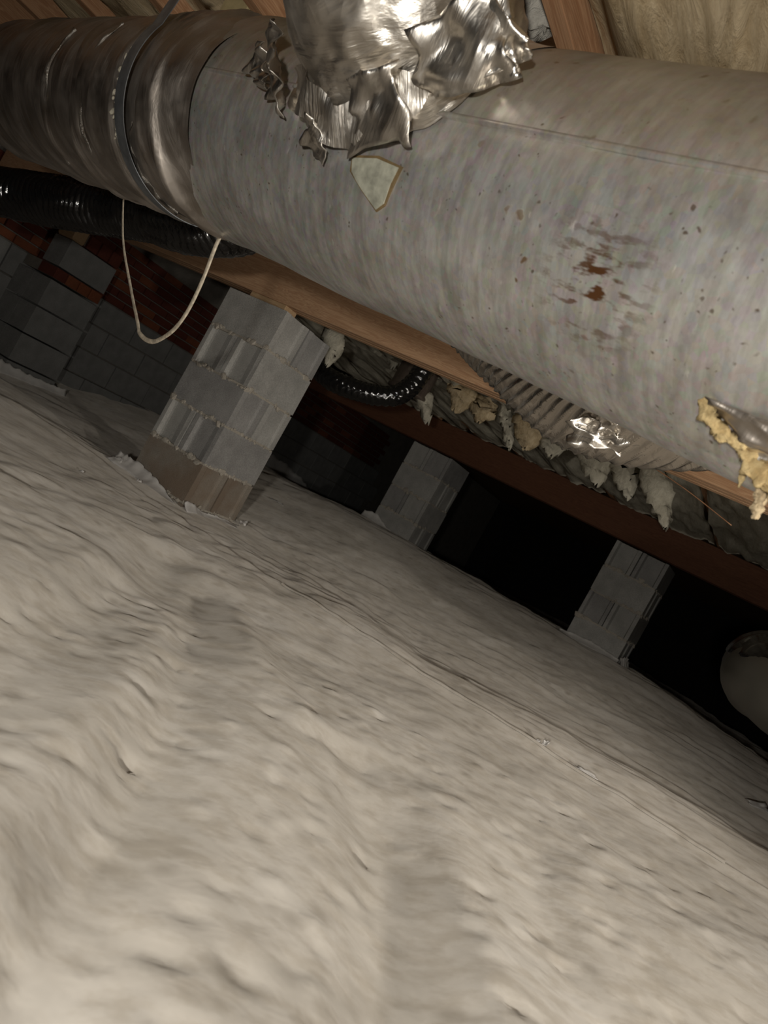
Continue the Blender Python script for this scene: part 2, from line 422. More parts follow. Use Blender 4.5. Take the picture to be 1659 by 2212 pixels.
me.polygons.add(len(Fq)); me.polygons.foreach_set('loop_start', np.arange(0, Fq.size, 4)); me.polygons.foreach_set('loop_total', np.full(len(Fq), 4))
me.update(calc_edges=True); me.validate()
me.polygons.foreach_set('use_smooth', [True] * len(me.polygons)); me.materials.append(M_FLOOR)
floor = bpy.data.objects.new('floor', me); COL.objects.link(floor)
tag(floor, 'pale plastic vapour barrier spread over lumpy crawl space ground', kind='structure')

# ------------------------------------------------------------------ ceiling (underside of the subfloor)
c = MB(); c.box((0, 0, 0), (9.0, 15.5, .02))
ceil = c.build('ceiling', M_PLY); ceil.location = W(-1.6, 6.4, 1.555); ceil.rotation_euler = (0, 0, -A)
tag(ceil, 'underside of the wooden subfloor above the joists', kind='structure')

# ------------------------------------------------------------------ masonry pieces
BH = .193; STEP = .203
def block_outline(L=.397, Wd=.194, rec=.030, lip=.026, mid=.0):
    h = Wd / 2; x = L / 2
    right = [(x, -h), (x, -h + lip), (x - rec, -h + lip + .010), (x - rec, h - lip - .010), (x, h - lip), (x, h)]
    left = [(-a, b) for a, b in right][::-1]
    return right + left
def prism(name, outline, h, mat, parent=None, chip=.0015):
    n = len(outline); v = []
    for z in (0, h):
        for x, y in outline: v.append((x + random.uniform(-chip, chip), y + random.uniform(-chip, chip), z))
    f = [tuple(range(n))[::-1], tuple(range(n, 2 * n))]
    f += [(i, (i + 1) % n, n + (i + 1) % n, n + i) for i in range(n)]
    return mesh(name, v, f, mat, parent)
def unlink(o): COL.objects.unlink(o); return o
PBS = {m.name: unlink(prism('concrete_block', block_outline(rec=.009, lip=.036), BH, m)) for m in (M_BLOCK, M_BLOCK2, M_BLOCKD)}
PB = {m.name: unlink(prism('concrete_block', block_outline(), BH, m)) for m in (M_BLOCK, M_BLOCK2, M_BLOCKD)}
mb = MB(); mb.bevbox((0, 0, 0), (.194, .092, .058), .003)
BR = {m.name: unlink(mb.build('brick', m)) for m in (M_BRICK, M_BRICK2)}
mb = MB(); mb.bevbox((0, 0, 0), (.397, .20, BH), .002)
WB = unlink(mb.build('concrete_block', M_WALLB))

def mortar_bed(parent, z, size=.397, lumps=18, faces=((0, -1), (1, 0)), big=.017):
    k = MB(); h = size / 2; k.box((h, h, z), (size - .012, size - .012, .0125), .001)
    for fx, fy in faces:
        for i in range(lumps):
            t = random.uniform(.01, size - .01)
            r = random.uniform(.004, big if random.random() < .3 else .009)
            p = (t, .002 * random.random()) if fy else (size - .002, t)
            k.blob((p[0], p[1], z + random.uniform(-.008, .010)), r, (1.5 if fy else .55, .55 if fy else 1.5, random.uniform(.8, 1.5)), 5, .4)
    return k.build('mortar', M_MORTAR, parent)

def block_pier(s0, q0, ztop, n, label, first=0, rec_mats=None):
    """16 inch pier: near corner at (s0,q0) is its right front corner; two blocks a course, turned each course"""
    base = ztop - .193 - STEP * (n - 1)
    t = empty('block_pier', W(s0 - .397, q0, base), -A)
    tag(t, label, 'pier', 'block piers under the girders')
    for k in range(n):
        c = n - 1 - k
        z = base + STEP * k - base
        for j in (0, 1):
            m = M_BLOCKD if k < (2 if n > 5 else 1) else (M_BLOCK if (k + j) % 3 else M_BLOCK2)
            off = .0985 + j * .2015
            if (c + first) % 2 == 0: copy_obj(PBS[m.name], t, (.1985 + random.uniform(-.002, .002), off, z), (0, 0, random.uniform(-.006, .006)))
            else: copy_obj(PB[m.name], t, (off, .1985 + random.uniform(-.002, .002), z), (0, 0, math.pi / 2 + random.uniform(-.006, .006)))
        if k: mortar_bed(t, z - .005)
    return t
block_pier(-2.463, 2.698, 1.017, 6, 'nearest grey block pier, five lit courses with squeezed mortar under the light girder')
block_pier(-2.79, 5.585, 1.033, 6, 'middle block pier in shadow under the dark red girder', 1)
block_pier(-.93, 5.585, 1.033, 6, 'right-hand block pier standing in the dark beside the white plastic flap', 1)

# masonry pilaster against the left wall
pil = empty('masonry_pilaster', W(-5.2, 3.15, -.1), -A)
tag(pil, 'grey block pilaster with a red brick course built against the left wall', 'pilaster')
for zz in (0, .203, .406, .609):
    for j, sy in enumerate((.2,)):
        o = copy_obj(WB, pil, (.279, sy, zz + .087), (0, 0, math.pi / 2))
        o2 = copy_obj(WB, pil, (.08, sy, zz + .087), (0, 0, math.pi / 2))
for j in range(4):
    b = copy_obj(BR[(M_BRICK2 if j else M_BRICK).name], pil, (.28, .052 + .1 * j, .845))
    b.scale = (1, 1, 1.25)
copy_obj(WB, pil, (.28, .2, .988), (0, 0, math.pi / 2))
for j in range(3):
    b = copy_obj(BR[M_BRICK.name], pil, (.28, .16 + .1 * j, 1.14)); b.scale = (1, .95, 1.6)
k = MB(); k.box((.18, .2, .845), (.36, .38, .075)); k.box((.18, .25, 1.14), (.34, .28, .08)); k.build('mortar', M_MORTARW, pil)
k = MB(); k.bevbox((0, 0, 0), (.19, .10, .11), .012); sh = k.build('wood_shim', M_SHIM); sh.location = W(-4.92, 3.2, 1.045); sh.rotation_euler = (0, 0, -A)
tag(sh, 'pinkish wood block on top of the far left pilaster', 'shim')

# left foundation wall: blocks below, red bricks above
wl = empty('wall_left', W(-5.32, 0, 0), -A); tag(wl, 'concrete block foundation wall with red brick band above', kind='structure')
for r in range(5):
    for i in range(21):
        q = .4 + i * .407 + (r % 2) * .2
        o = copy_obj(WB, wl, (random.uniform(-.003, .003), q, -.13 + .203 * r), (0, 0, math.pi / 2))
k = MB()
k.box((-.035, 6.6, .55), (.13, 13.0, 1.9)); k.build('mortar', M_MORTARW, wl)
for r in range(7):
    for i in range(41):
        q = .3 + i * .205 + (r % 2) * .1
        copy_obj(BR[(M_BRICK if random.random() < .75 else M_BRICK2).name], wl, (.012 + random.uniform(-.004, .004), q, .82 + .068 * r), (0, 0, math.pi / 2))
wb = MB(); wb.box((0, 0, .7), (9, .2, 2.2)); o = wb.build('wall_back', M_UNLIT); o.location = W(-1.6, 13.5, 0); o.rotation_euler = (0, 0, -A)
tag(o, 'block wall closing the far end, coloured near-black as unlit depth', kind='structure')

# ------------------------------------------------------------------ girders and joists
def girder(q0, z0, h, plies, s0, s1, mat, label):
    t = empty('girder', W(s0, q0, z0), -A); tag(t, label, 'beam')
    for i in range(plies):
        k = MB(); k.bevbox(((s1 - s0) / 2, .019 + .0385 * i, h / 2 + random.uniform(-.002, .002)), (s1 - s0, .038, h), .003); k.build('plank', mat, t)
    return t
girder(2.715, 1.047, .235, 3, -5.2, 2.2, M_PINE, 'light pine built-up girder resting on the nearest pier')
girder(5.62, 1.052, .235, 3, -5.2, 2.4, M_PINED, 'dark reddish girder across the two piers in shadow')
ORD = ['first', 'second', 'third', 'fourth', 'fifth', 'sixth', 'seventh', 'eighth', 'ninth']
LJ = {1: 'joist over the bright right end of the duct, between two tan batts', 0: 'lit floor joist right of the foil branch duct, beside tan insulation',
      -1: 'joist just left of the foil branch duct', -2: 'dim joist at the top left, beside the ochre wood blocks', -3: 'brown joist left of the grey hanger strap top',
      -4: 'second joist left of the hanger strap, above the wrapped duct', -5: 'third joist left of the hanger strap, above the wrapped duct', -6: 'joist at the far top left corner'}
k = MB()
k.bevbox((.0, 0, 0), (.24, .09, .028), .003)
o = k.build('wood_shim', M_SHIM); o.location = W(-2.62, 2.76, 1.032); o.rotation_euler = (0, 0, -A)
tag(o, 'light wood shim between the nearest pier and the pine girder', 'shim')
for nq, (qa, qb) in enumerate(((-.7, 2.80), (2.72, 5.72))):
    for kx in (range(-6, 2) if nq == 0 else range(-8, 2)):
        s = -.752 + .406 * kx + (.042 if nq else 0)
        k = MB(); k.bevbox((0, (qb - qa) / 2, .117), (.038, qb - qa, .235), .002)
        o = k.build('floor_joist', M_JOIST); o.location = W(s, qa, 1.300); o.rotation_euler = (0, 0, -A)
        if nq == 0: lab = LJ[kx]
        else: lab = ORD[-kx] + ' joist from the right above the hanging insulation behind the pine girder' if kx <= 0 else 'shadowed joist at the right end behind the pine girder'
        tag(o, lab, 'joist', 'floor joists')

# ------------------------------------------------------------------ insulation batts
def batt(s0, s1, q0, q1, z, mat, label, seed, droop=.03, streak=1.0, ns=22, nq=40, top=1.53):
    S, Q = np.meshgrid(np.linspace(s0, s1, ns), np.linspace(q0, q1, nq), indexing='ij')
    u = (S - s0) / (s1 - s0)
    zz = z - droop * np.sin(np.pi * u) + .022 * streak * fbm(S * 17 + .6 * Q, Q * 2.6, seed, 3) + .02 * fbm(S * 7, Q * 3, seed + 5, 2)
    V = list(zip(S.ravel(), Q.ravel(), zz.ravel()))
    n = len(V); V += [(a, b, top) for a, b in ((s0, q0), (s1, q0), (s1, q1), (s0, q1))]
    id_ = lambda i, j: i * nq + j
    F = [(id_(i, j), id_(i, j + 1), id_(i + 1, j + 1), id_(i + 1, j)) for i in range(ns - 1) for j in range(nq - 1)]
    F += [tuple([id_(0, j) for j in range(nq)] + [n + 3, n]), tuple([id_(ns - 1, j) for j in range(nq)][::-1] + [n + 1, n + 2]),
          tuple([id_(i, 0) for i in range(ns)][::-1] + [n, n + 1]), tuple([id_(i, nq - 1) for i in range(ns)] + [n + 2, n + 3]), (n, n + 3, n + 2, n + 1)]
    o = mesh('insulation_batt', V, F, mat, None, True); o.rotation_euler = (0, 0, -A); tag(o, label, 'insulation', 'insulation batts between the joists'); return o
batt(-.725, -.368, -.3, 2.6, 1.335, M_FIBER, 'tan fibreglass batt right of the lit joist above the duct', 51, .05, nq=90, ns=40)
batt(-.322, .036, -.3, 2.6, 1.34, M_FIBER, 'tan fibreglass batt in the top right corner of the ceiling', 61, .05, nq=90, ns=40)
for j, kx in enumerate((-2, -3, -4, -5)):
    s = -.752 + .406 * kx
    batt(s + .025, s + .38, .2, 2.6, 1.36, M_FIBER, ['tan fibreglass batt above the left end of the foil branch', 'brownish batt above the hanger strap', 'dim batt above the ribbed duct', 'dark batt above the far left duct'][j], 70 + j * 9, .03, nq=60)
for kx in range(-8, 1):
    s = -.752 + .406 * kx
    batt(s + .052, s + .432, 2.9, 5.5, 1.285, M_FIBERG, 'sagging pale batt in shadow behind the pine girder, ' + ORD[-kx] + ' bay from the right', 120 + kx * 7, .02, nq=40)

def tongue(p, length, wid, mat, label, seed, lean=(0, 0)):
    """torn hanging piece of batt, attached at p and drooping"""
    n = 16; m = 12; rs = np.random.default_rng(seed); V = []; F = []
    for i in range(n):
        t = i / (n - 1); r = wid * (math.sin(math.pi * min(1, .18 + t * .8)) ** .6) * (1 - .35 * t)
        cx = lean[0] * t + .02 * math.sin(3 * t + seed); cy = lean[1] * t; cz = -length * t
        for k_ in range(m):
            th = 2 * math.pi * k_ / m
            rj = r * (1 + .32 * (1 - .6 * t) * float(vnoise(np.array(t * 5 + seed), np.array(2.2 * math.cos(th) + seed + 1.7 * math.sin(th)), seed)))
            v = D1 * (cx + rj * math.cos(th)) + D2 * (cy + .55 * rj * math.sin(th)) + Vector((0, 0, cz + .02 * rs.uniform(-1, 1)))
            V.append(Vector(p) + v)
    for i in range(n - 1):
        for k_ in range(m):
            k2 = (k_ + 1) % m; F.append((i * m + k_, i * m + k2, (i + 1) * m + k2, (i + 1) * m + k_))
    F.append(tuple(range(m))); F.append(tuple((n - 1) * m + k_ for k_ in range(m))[::-1])
    o = mesh('hanging_insulation', V, F, mat, None, True); tag(o, label, 'insulation', 'torn insulation hanging behind the pine girder'); return o
TG = [  # s, q, ztop, length, width, lean_s, material, label
    (-2.60, 3.25, 1.16, .18, .075, .03, M_FIBERG, 'pale tuft of insulation at the right edge of the nearest pier top'),
    (-2.62, 4.05, 1.36, .20, .085, .02, M_FIBERG, 'short pale tuft beside the round metal boot'),
    (-2.80, 4.0, 1.36, .12, .06, .12, M_FIBERG, 'small tuft directly above the little black duct'),
    (-2.62, 4.0, 1.31, .27, .10, .36, M_FIBERG, 'longest pale tongue of insulation slanting right of the black duct'),
    (-2.18, 4.0, 1.30, .14, .10, .05, M_FIBER, 'frayed yellow tuft under the middle of the pine girder'),
    (-2.02, 4.0, 1.27, .12, .09, .06, M_FIBER, 'yellow fringe right of the frayed tuft'),
    (-1.90, 4.05, 1.27, .17, .05, .18, M_FIBERG, 'thin grey tongue below the yellow fringe'),
    (-1.70, 4.0, 1.30, .17, .12, .08, M_FIBER, 'bulging tan tuft in the middle of the hanging row'),
    (-1.52, 4.0, 1.27, .13, .09, .05, M_FIBERG, 'grey drooping lump right of the tan tuft'),
    (-1.30, 4.0, 1.30, .19, .11, .12, M_FIBERG, 'rounded grey lump before the foil duct tip'),
    (-1.10, 4.0, 1.26, .15, .09, .10, M_FIBERG, 'dim rounded lump beneath the foil duct tip'),
    (-.92, 3.9, 1.27, .22, .09, .16, M_FIBERG, 'last grey tongue of insulation, hanging lowest on the right'),
]
for i, (s, q, z, ln, wd, le, m_, lab) in enumerate(TG): tongue(W(s, q, z), ln * 1.15, wd * 1.15, m_, lab, 200 + i * 13, (le, 0))

# ------------------------------------------------------------------ main round duct
A0 = np.array([-.283, 1.431, .995]); DD = np.array([.777, -.623, -.091]); DD /= np.linalg.norm(DD)
FF = np.array([DD[1], -DD[0], 0]); FF /= np.linalg.norm(FF); UU_ = np.cross(FF, DD); UU_ *= np.sign(UU_[2])
RD = .23
def cyl(t, deg, r=RD): a = math.radians(deg); return A0 + DD * t + r * (math.cos(a) * FF + math.sin(a) * UU_)
# object frame of the duct: x along its run
DM = Matrix((Vector(DD), Vector(FF), Vector(UU_))).transposed().to_4x4()
if DM.to_3x3().determinant() < 0: DM = Matrix((Vector(DD), Vector(-FF), Vector(UU_))).transposed().to_4x4()
SGN = 1 if (Vector(DD).cross(Vector(FF))).dot(Vector(UU_)) > 0 else -1
def dl(t, deg, r): a = math.radians(deg); return (t, SGN * r * math.cos(a), r * math.sin(a))
RUST = dl(.635, -37, RD)
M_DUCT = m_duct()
duct = empty('round_duct'); DM.translation = Vector(A0); duct.matrix_world = DM
tag(duct, 'large spotted galvanised round duct running across the top of the view', 'duct')
def lathe(name, prof, mat, parent, nt=96, mod=None):
    V = []; F = []
    for i, (t, r) in enumerate(prof):
        for k_ in range(nt):
            a = 360 * k_ / nt; rr_ = r + (mod(t, a) if mod else 0); V.append(dl(t, a, rr_))
    n = len(prof)
    for i in range(n - 1):
        for k_ in range(nt):
            k2 = (k_ + 1) % nt; F.append((i * nt + k_, i * nt + k2, (i + 1) * nt + k2, (i + 1) * nt + k_))
    uv = [(t, a_ / nt * 1.3) for (t, r) in prof for a_ in range(nt)]
    return mesh(name, V, F, mat, parent, True, uv)
dent = lambda t, a: .0022 * float(vnoise(np.array(t * 5), np.array(a / 40.), 3)) + .0012 * float(vnoise(np.array(t * 14), np.array(a / 15.), 5))
prof = [(-.425, .205), (-.425, .2305), (-.415, .2325), (-.40, .2318), (-.385, .2300)] + [(t, RD) for t in np.arange(-.36, 1.3, .03)]
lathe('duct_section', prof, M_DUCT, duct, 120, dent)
for t in (.50,):
    pass
# lengthwise lock seam
k = MB()
V = []; F = []
for i, t in enumerate(np.linspace(-.36, 1.25, 60)):
    for j, (da, r) in enumerate(((-1.1, RD - .001), (-.9, RD + .004), (.9, RD + .004), (1.1, RD - .001))): V.append(dl(t, -1 + da + 2.2 * t, r))
    if i: F += [((i - 1) * 4 + j, (i - 1) * 4 + j + 1, i * 4 + j + 1, i * 4 + j) for j in range(3)]
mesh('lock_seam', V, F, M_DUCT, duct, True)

# wrapped left run with its ribs (continues the duct line, a little lower and slimmer)
LA = np.array([-.82, 1.81, 1.03]); LD = np.array([.745, -.66, -.055]); LD /= np.linalg.norm(LD)
LF = np.array([LD[1], -LD[0], 0]); LF /= np.linalg.norm(LF); LU = np.cross(LF, LD); LU *= np.sign(LU[2])
RIBS = [(-.44, .008, .010), (-.26, .012, .012), (-.215, .006, .008), (-.11, .008, .02), (.02, .014, .012), (.115, .010, .008), (.150, .018, .010), (.185, .016, .010), (.225, .018, .010), (-.62, .005, .014), (-.8, .005, .014), (-.98, .005, .012)]
def lrad(U, T, L):
    t = U - 1.15                                # 0 at LA
    r = .209 + 0 * U
    for c_, h_, w_ in RIBS: r = r + h_ * np.exp(-((t - c_ - .012 * np.sin(T * 2 + c_ * 9)) / w_) ** 2) * (.7 + .7 * vnoise(T * 1.5 + c_ * 31, 0 * T + c_ * 7, 4))
    r = r + .0045 * fbm(t * 34 + 3 * np.sin(T), T * 1.2, 8, 3)
    return r - .022 * sstep(.235, .30, t)
lpts = [LA + LD * (t - 1.15) for t in np.arange(0, 1.47, .006)]
ro = tube('wrapped_section', lpts, lrad, M_TAPE, None, nt=110, raw=True, caps=False)
ro['label'] = 'ribbed tape wrapped left run of the duct'
def reparent(o, p):
    o.parent = p; bpy.context.view_layer.update(); o.matrix_parent_inverse = p.matrix_world.inverted()
bpy.context.view_layer.update(); reparent(ro, duct)
# torn foil lip and mastic lumps along the wrap
def lpt(t, deg, r): a = math.radians(deg); return LA + LD * t + r * (math.cos(a) * LF + math.sin(a) * LU)
k = MB()
for i in range(26):
    a = 30 - i * 3.0 + random.uniform(-1.5, 1.5); p = lpt(.030 + .010 * math.sin(i * 1.7) - .00 * i, a, .215)
    k.blob(p, random.uniform(.002, .0055), (1, 1, 1.6), 5, .4)
o = k.build('mastic', M_FIBERG, None, True); reparent(o, duct); o['label'] = 'pale crusty sealant'
def ribbon(name, t0, a0, a1, wid, mat, n=40, r=.215, wob=.016, seed=1):
    V = []; F = []
    for i in range(n):
        u = i / (n - 1); a = a0 + (a1 - a0) * u; ww = wid * (math.sin(math.pi * (.08 + .88 * u)) ** .7) * (1 + .5 * float(vnoise(np.array(u * 14), np.array(seed), 2)))
        t = t0 + wob * float(fbm(np.array(u * 6), np.array(seed * 3.3), 5, 2))
        V += [lpt(t - ww * .5, a, r - .006), lpt(t, a, r + .005 * float(vnoise(np.array(u * 11 + seed), np.array(1.), 4))), lpt(t + ww * .35, a, r - .005)]
        if i: b = (i - 1) * 3; F += [(b, b + 1, b + 4, b + 3), (b + 1, b + 2, b + 5, b + 4)]
    o = mesh(name, V, F, mat, None, True, [(i * .1, i * .05) for i in range(len(V))]); reparent(o, duct); return o
ribbon('torn_foil_edge', -.185, 28, -62, .012, M_FLAP, seed=3)
ribbon('torn_foil_edge', .035, -25, -85, .010, M_FLAP, seed=8)
ribbon('torn_foil_edge', -.42, 20, -75, .006, M_FLAP, seed=12)
ribbon('torn_foil_edge', .10, -35, -95, .007, M_FLAP, seed=17)

# hanger strap round the left run, rising to the joist
V = []; F = []
path = [lpt(.075, a, .2215) for a in np.linspace(-120, 20, 44)]
tp = path[-1]; end = np.array([-0.886, 1.600, 1.208])
path += [tp + (end - tp) * u for u in np.linspace(.08, 1, 12)]
for i, p in enumerate(path):
    q = np.array(LD) if i < 44 else np.array(LD) * 1.0
    nrm = (lpt(.075, 0, 1) - lpt(.075, 0, 0)) * .0
    out = (np.array(p) - (LA + LD * .075)); out -= (out @ LD) * LD; out /= np.linalg.norm(out)
    for sgn, oo in ((-1, 0), (1, 0), (1, .0018), (-1, .0018)): V.append(np.array(p) + LD * .023 * sgn + out * oo)
    if i:
        b = (i - 1) * 4; F += [(b + j, b + (j + 1) % 4, b + 4 + (j + 1) % 4, b + 4 + j) for j in range(4)]
o = mesh('hanger_strap', V, F, M_STRAP); tag(o, 'grey galvanised strap looped around the duct on the left', 'strap')

# stained triangular patch below the branch
def patch(name, pts, off, mat, thick=.0015):
    n = len(pts); V = [dl(t, a, RD + off + thick) for t, a in pts] + [dl(t, a, RD - .001) for t, a in pts]
    ct = sum(p[0] for p in pts) / n; ca = sum(p[1] for p in pts) / n; V += [dl(ct, ca, RD + off + thick + .0012)]
    F = [(i, (i + 1) % n, 2 * n) for i in range(n)] + [(i, n + i, n + (i + 1) % n, (i + 1) % n) for i in range(n)]
    return mesh(name, V, F, mat, duct)
tri = [(.160, -22), (.166, -26.6), (.181, -29.3), (.20, -32), (.235, -36.6), (.251, -33.8), (.258, -27), (.266, -21), (.215, -20)]
ct = (.215, -27)
grow = [(ct[0] + (t - ct[0]) * 1.09 + random.uniform(-.002, .002), ct[1] + (a - ct[1]) * 1.12 + random.uniform(-.3, .3)) for t, a in tri]
o = patch('paper_patch_edge', grow, .0012, M_STAIN); o = patch('paper_patch', tri, .0026, M_PATCH); o['label'] = 'stained grey-green paper triangle'

# ------------------------------------------------------------------ foil wrapped branch duct
BT = .115; PH = math.radians(30)     # leaves the duct at its upper front
bd = math.cos(PH) * FF + math.sin(PH) * UU_
B0 = A0 + DD * BT
bp = [B0 + bd * t for t in (.13, .20, .27, .34)] + [B0 + bd * .44 + np.array([0, 0, .03]), B0 + bd * .50 + np.array([-.02, 0, .12]), B0 + bd * .52 + np.array([-.03, 0, .26])]
br = empty('foil_branch_duct', tuple(B0 + bd * .2)); tag(br, 'shiny foil wrapped branch duct rising from the top of the large duct', 'duct')
bpy.context.view_layer.update()
def brad(U, T, L):
    u = U / L
    r = .163 - .012 * np.exp(-((U - .03) / .05) ** 2) + .006 * np.sin(u * 6)
    w_ = U * 42 + 2.2 * np.sin(T * 1 + .6) + 1.1 * np.sin(T * 3 + U * 15) + 1.5 * vnoise(T * 2.4, U * 9, 5)
    rid = 1 - np.abs(np.sin(w_ * .5)) ** .8
    r = r + .0075 * rid * (.4 + .9 * np.clip(vnoise(T * 3.1, U * 14, 6) + .4, 0, 1.3))
    r = r + .0045 * fbm(T * 5.5, U * 30, 7, 3)
    return r
o = tube('foil_sleeve', bp, brad, M_FOIL, None, nu=150, nt=150, caps=False, ref=tuple(DD)); reparent(o, br)
# collar: gathered foil skirt meeting the duct
def bpt(t, ang, r): return B0 + bd * t + r * (math.cos(ang) * DD + math.sin(ang) * np.cross(bd, DD))
def to_duct(p, off=.004):
    d = p - A0; t = d @ DD; q = d - t * DD; l = np.linalg.norm(q); return A0 + DD * t + q / l * (RD + off)
V = []; F = []; nt = 160; rows = 16
for j in range(nt):
    th = 2 * np.pi * j / nt
    c1, s1_ = math.cos(th), math.sin(th)
    flare = .170 + .050 * max(0, c1) ** 2 + .035 * max(0, -c1) ** 2 + .016 * float(fbm(np.array(th * 2.6), np.array(2.), 3, 3))
    top = bpt(.235, th, .166)
    side = bpt(.165, th, flare); bot = to_duct(side, .003)
    for i in range(rows):
        u = i / (rows - 1); p = top * (1 - u) + bot * u
        out = bpt(0, th, 1) - bpt(0, th, 0)
        p = p + out * (-.010 * math.sin(math.pi * u) + .006 * (1 - u) * u * 4 * math.sin(th * 13 + u * 5 + 2 * math.sin(th * 3)) + .006 * float(fbm(np.array(th * 7), np.array(u * 5), 3, 2)) * (u < .97))
        V.append(p)
for j in range(nt):
    j2 = (j + 1) % nt
    for i in range(rows - 1): F.append((j * rows + i, j2 * rows + i, j2 * rows + i + 1, j * rows + i + 1))
o = mesh('foil_collar', V, F, M_FOIL, None, True, [(i % rows * .012, i // rows * .01) for i in range(len(V))]); reparent(o, br)
def crumple(name, corners, n, mat, seed, amp=.012, parent=None, thick=.002, flat=True):
    """a crumpled piece of sheet through four 3-D corners"""
    P = [np.array(c_, float) for c_ in corners]; V = []; F = []
    nr = np.cross(P[1] - P[0], P[3] - P[0]); nr /= np.linalg.norm(nr)
    for side in (0, 1):
        for i in range(n + 1):
            for j in range(n + 1):
                u, v = i / n, j / n
                wu = .11 * float(vnoise(np.array(u * 3. + seed), np.array(v * 3.), seed + 4)); wv = .11 * float(vnoise(np.array(u * 3.), np.array(v * 3. + seed), seed + 6))
                uu, vv = u, v; u, v = u + wu, v + wv
                p = P[0] * (1 - u) * (1 - v) + P[1] * u * (1 - v) + P[2] * u * v + P[3] * (1 - u) * v
                h = amp * float(1.5 * abs(vnoise(np.array(u * 1.9 + v * .9 + seed), np.array(v * 1.4 - u * .6), seed)) - .4 + .9 * abs(vnoise(np.array(u * 3.4 - v), np.array(v * 3.1 + u + seed), seed + 2)) + .25 * vnoise(np.array(u * 4), np.array(v * 4 + seed), seed + 1))
                V.append(p + nr * (h - side * thick))
    m = (n + 1) ** 2; g = lambda i, j: i * (n + 1) + j
    for i in range(n):
        for j in range(n):
            F.append((g(i, j), g(i + 1, j), g(i + 1, j + 1), g(i, j + 1))); F.append((m + g(i, j), m + g(i, j + 1), m + g(i + 1, j + 1), m + g(i + 1, j)))
    for i in range(n):
        for a_, b_ in (((i, 0), (i + 1, 0)), ((i + 1, n), (i, n)), ((0, i + 1), (0, i)), ((n, i), (n, i + 1))):
            F.append((g(*b_), g(*a_), m + g(*a_), m + g(*b_)))
    o = mesh(name, V, F, mat, None, True, [(p[0] * 1.0, p[2]) for p in V])
    if parent: reparent(o, parent)
    return o
# torn flaps of foil round the collar
def on(t, a, r=RD + .012): return cyl(t, a, r)
FL = [
    ([on(.285, 0, .243), on(.40, 16, .252), on(.355, 23, .335), on(.25, 9, .33)], 31, .018),
    ([on(.355, 10, .255), on(.412, 18, .262), on(.40, 21, .285), on(.34, 23, .335)], 37, .016),
    ([on(.17, -21, .243), on(.295, -11, .243), on(.265, 3, .325), on(.185, -3, .315)], 41, .016),
    ([on(-.17, 11, .238), on(-.13, 5, .250), on(-.07, 10, .30), on(-.12, 14, .285)], 53, .014),
    ([on(-.17, -1, .252), on(-.11, -8, .243), on(-.05, -3, .285), on(-.10, 4, .30)], 59, .016),
    ([on(-.09, -8, .243), on(-.02, -13, .243), on(.00, -5, .30), on(-.05, 3, .30)], 67, .014),
    ([on(.055, -21, .243), on(.10, -27.5, .241), on(.115, -22, .25), on(.09, -14, .285)], 63, .010),
]
for cs, sd, am in FL:
    crumple('foil_flap', cs, 16, M_FLAP, sd, am, br)
# overlapping tape fold around the right side of the collar
V = []; F = []
for j in range(50):
    th = math.radians(-128 + j * 3.0)
    for i in range(7):
        u = i / 6; V.append(bpt(.235 + .02 * math.sin(j * .3) - u * .06, th, .174 + .022 * u + .006 * math.sin(j * .9 + u * 3) + .005 * float(vnoise(np.array(j * .45), np.array(u * 4.), 9))))
    if j: F += [((j - 1) * 7 + i, j * 7 + i, j * 7 + i + 1, (j - 1) * 7 + i + 1) for i in range(6)]
o = mesh('foil_tape_band', V, F, M_FLAP, None, True, [(i * .01, i * .004) for i in range(len(V))]); reparent(o, br)

# ------------------------------------------------------------------ sagging foil duct behind the main duct
def srad(U, T, L):
    w_ = U * 190 + 26 * T + 1.0 * np.sin(T + 1) + 1.3 * vnoise(np.cos(T) * 2 + 5, U * 7, 15)
    w2 = U * 370 + 50 * T + 1.6 * vnoise(np.cos(T) * 3, U * 12, 19)
    env = 1 - .55 * (1 - sstep(0, .3, U / L))
    r = .118 * (.82 + .18 * np.sin(np.pi * np.clip(U / L * 1.15, 0, 1)))
    r = r + env * (.0065 * (1 - np.abs(np.sin(w_ * .5)) ** .9) + .003 * (1 - np.abs(np.sin(w2 * .5)) ** .7) * (.3 + np.abs(vnoise(np.sin(T) * 3, U * 10, 18))))
    return r + .0015 * fbm(np.cos(T) * 3, U * 25, 16, 2)
o = tube('sagging_foil_duct', [(-.28, 2.25, 1.12), (-.04, 2.02, 1.02), (.10, 1.80, .94), (.24, 1.60, .862), (.34, 1.45, .86), (.47, 1.30, .915), (.62, 1.14, .985), (.85, .95, 1.04)], srad, M_FOILD, nu=420, nt=200)
tag(o, 'wrinkled foil flexible duct sagging behind the underside of the large duct', 'duct')
sag = o; bpy.context.view_layer.update()
crumple('crinkled_foil', [(0.244, 1.441, 0.715), (0.213, 1.436, 0.76), (0.281, 1.371, 0.789), (0.328, 1.391, 0.741)], 22, M_FLAP, 83, .020, sag)
crumple('crinkled_foil', [(0.288, 1.396, 0.738), (0.243, 1.386, 0.789), (0.3, 1.307, 0.829), (0.36, 1.332, 0.786)], 22, M_FLAP, 90, .020, sag)
crumple('crinkled_foil', [(0.336, 1.332, 0.782), (0.304, 1.312, 0.816), (0.336, 1.272, 0.819), (0.374, 1.292, 0.781)], 22, M_FLAP, 97, .016, sag)

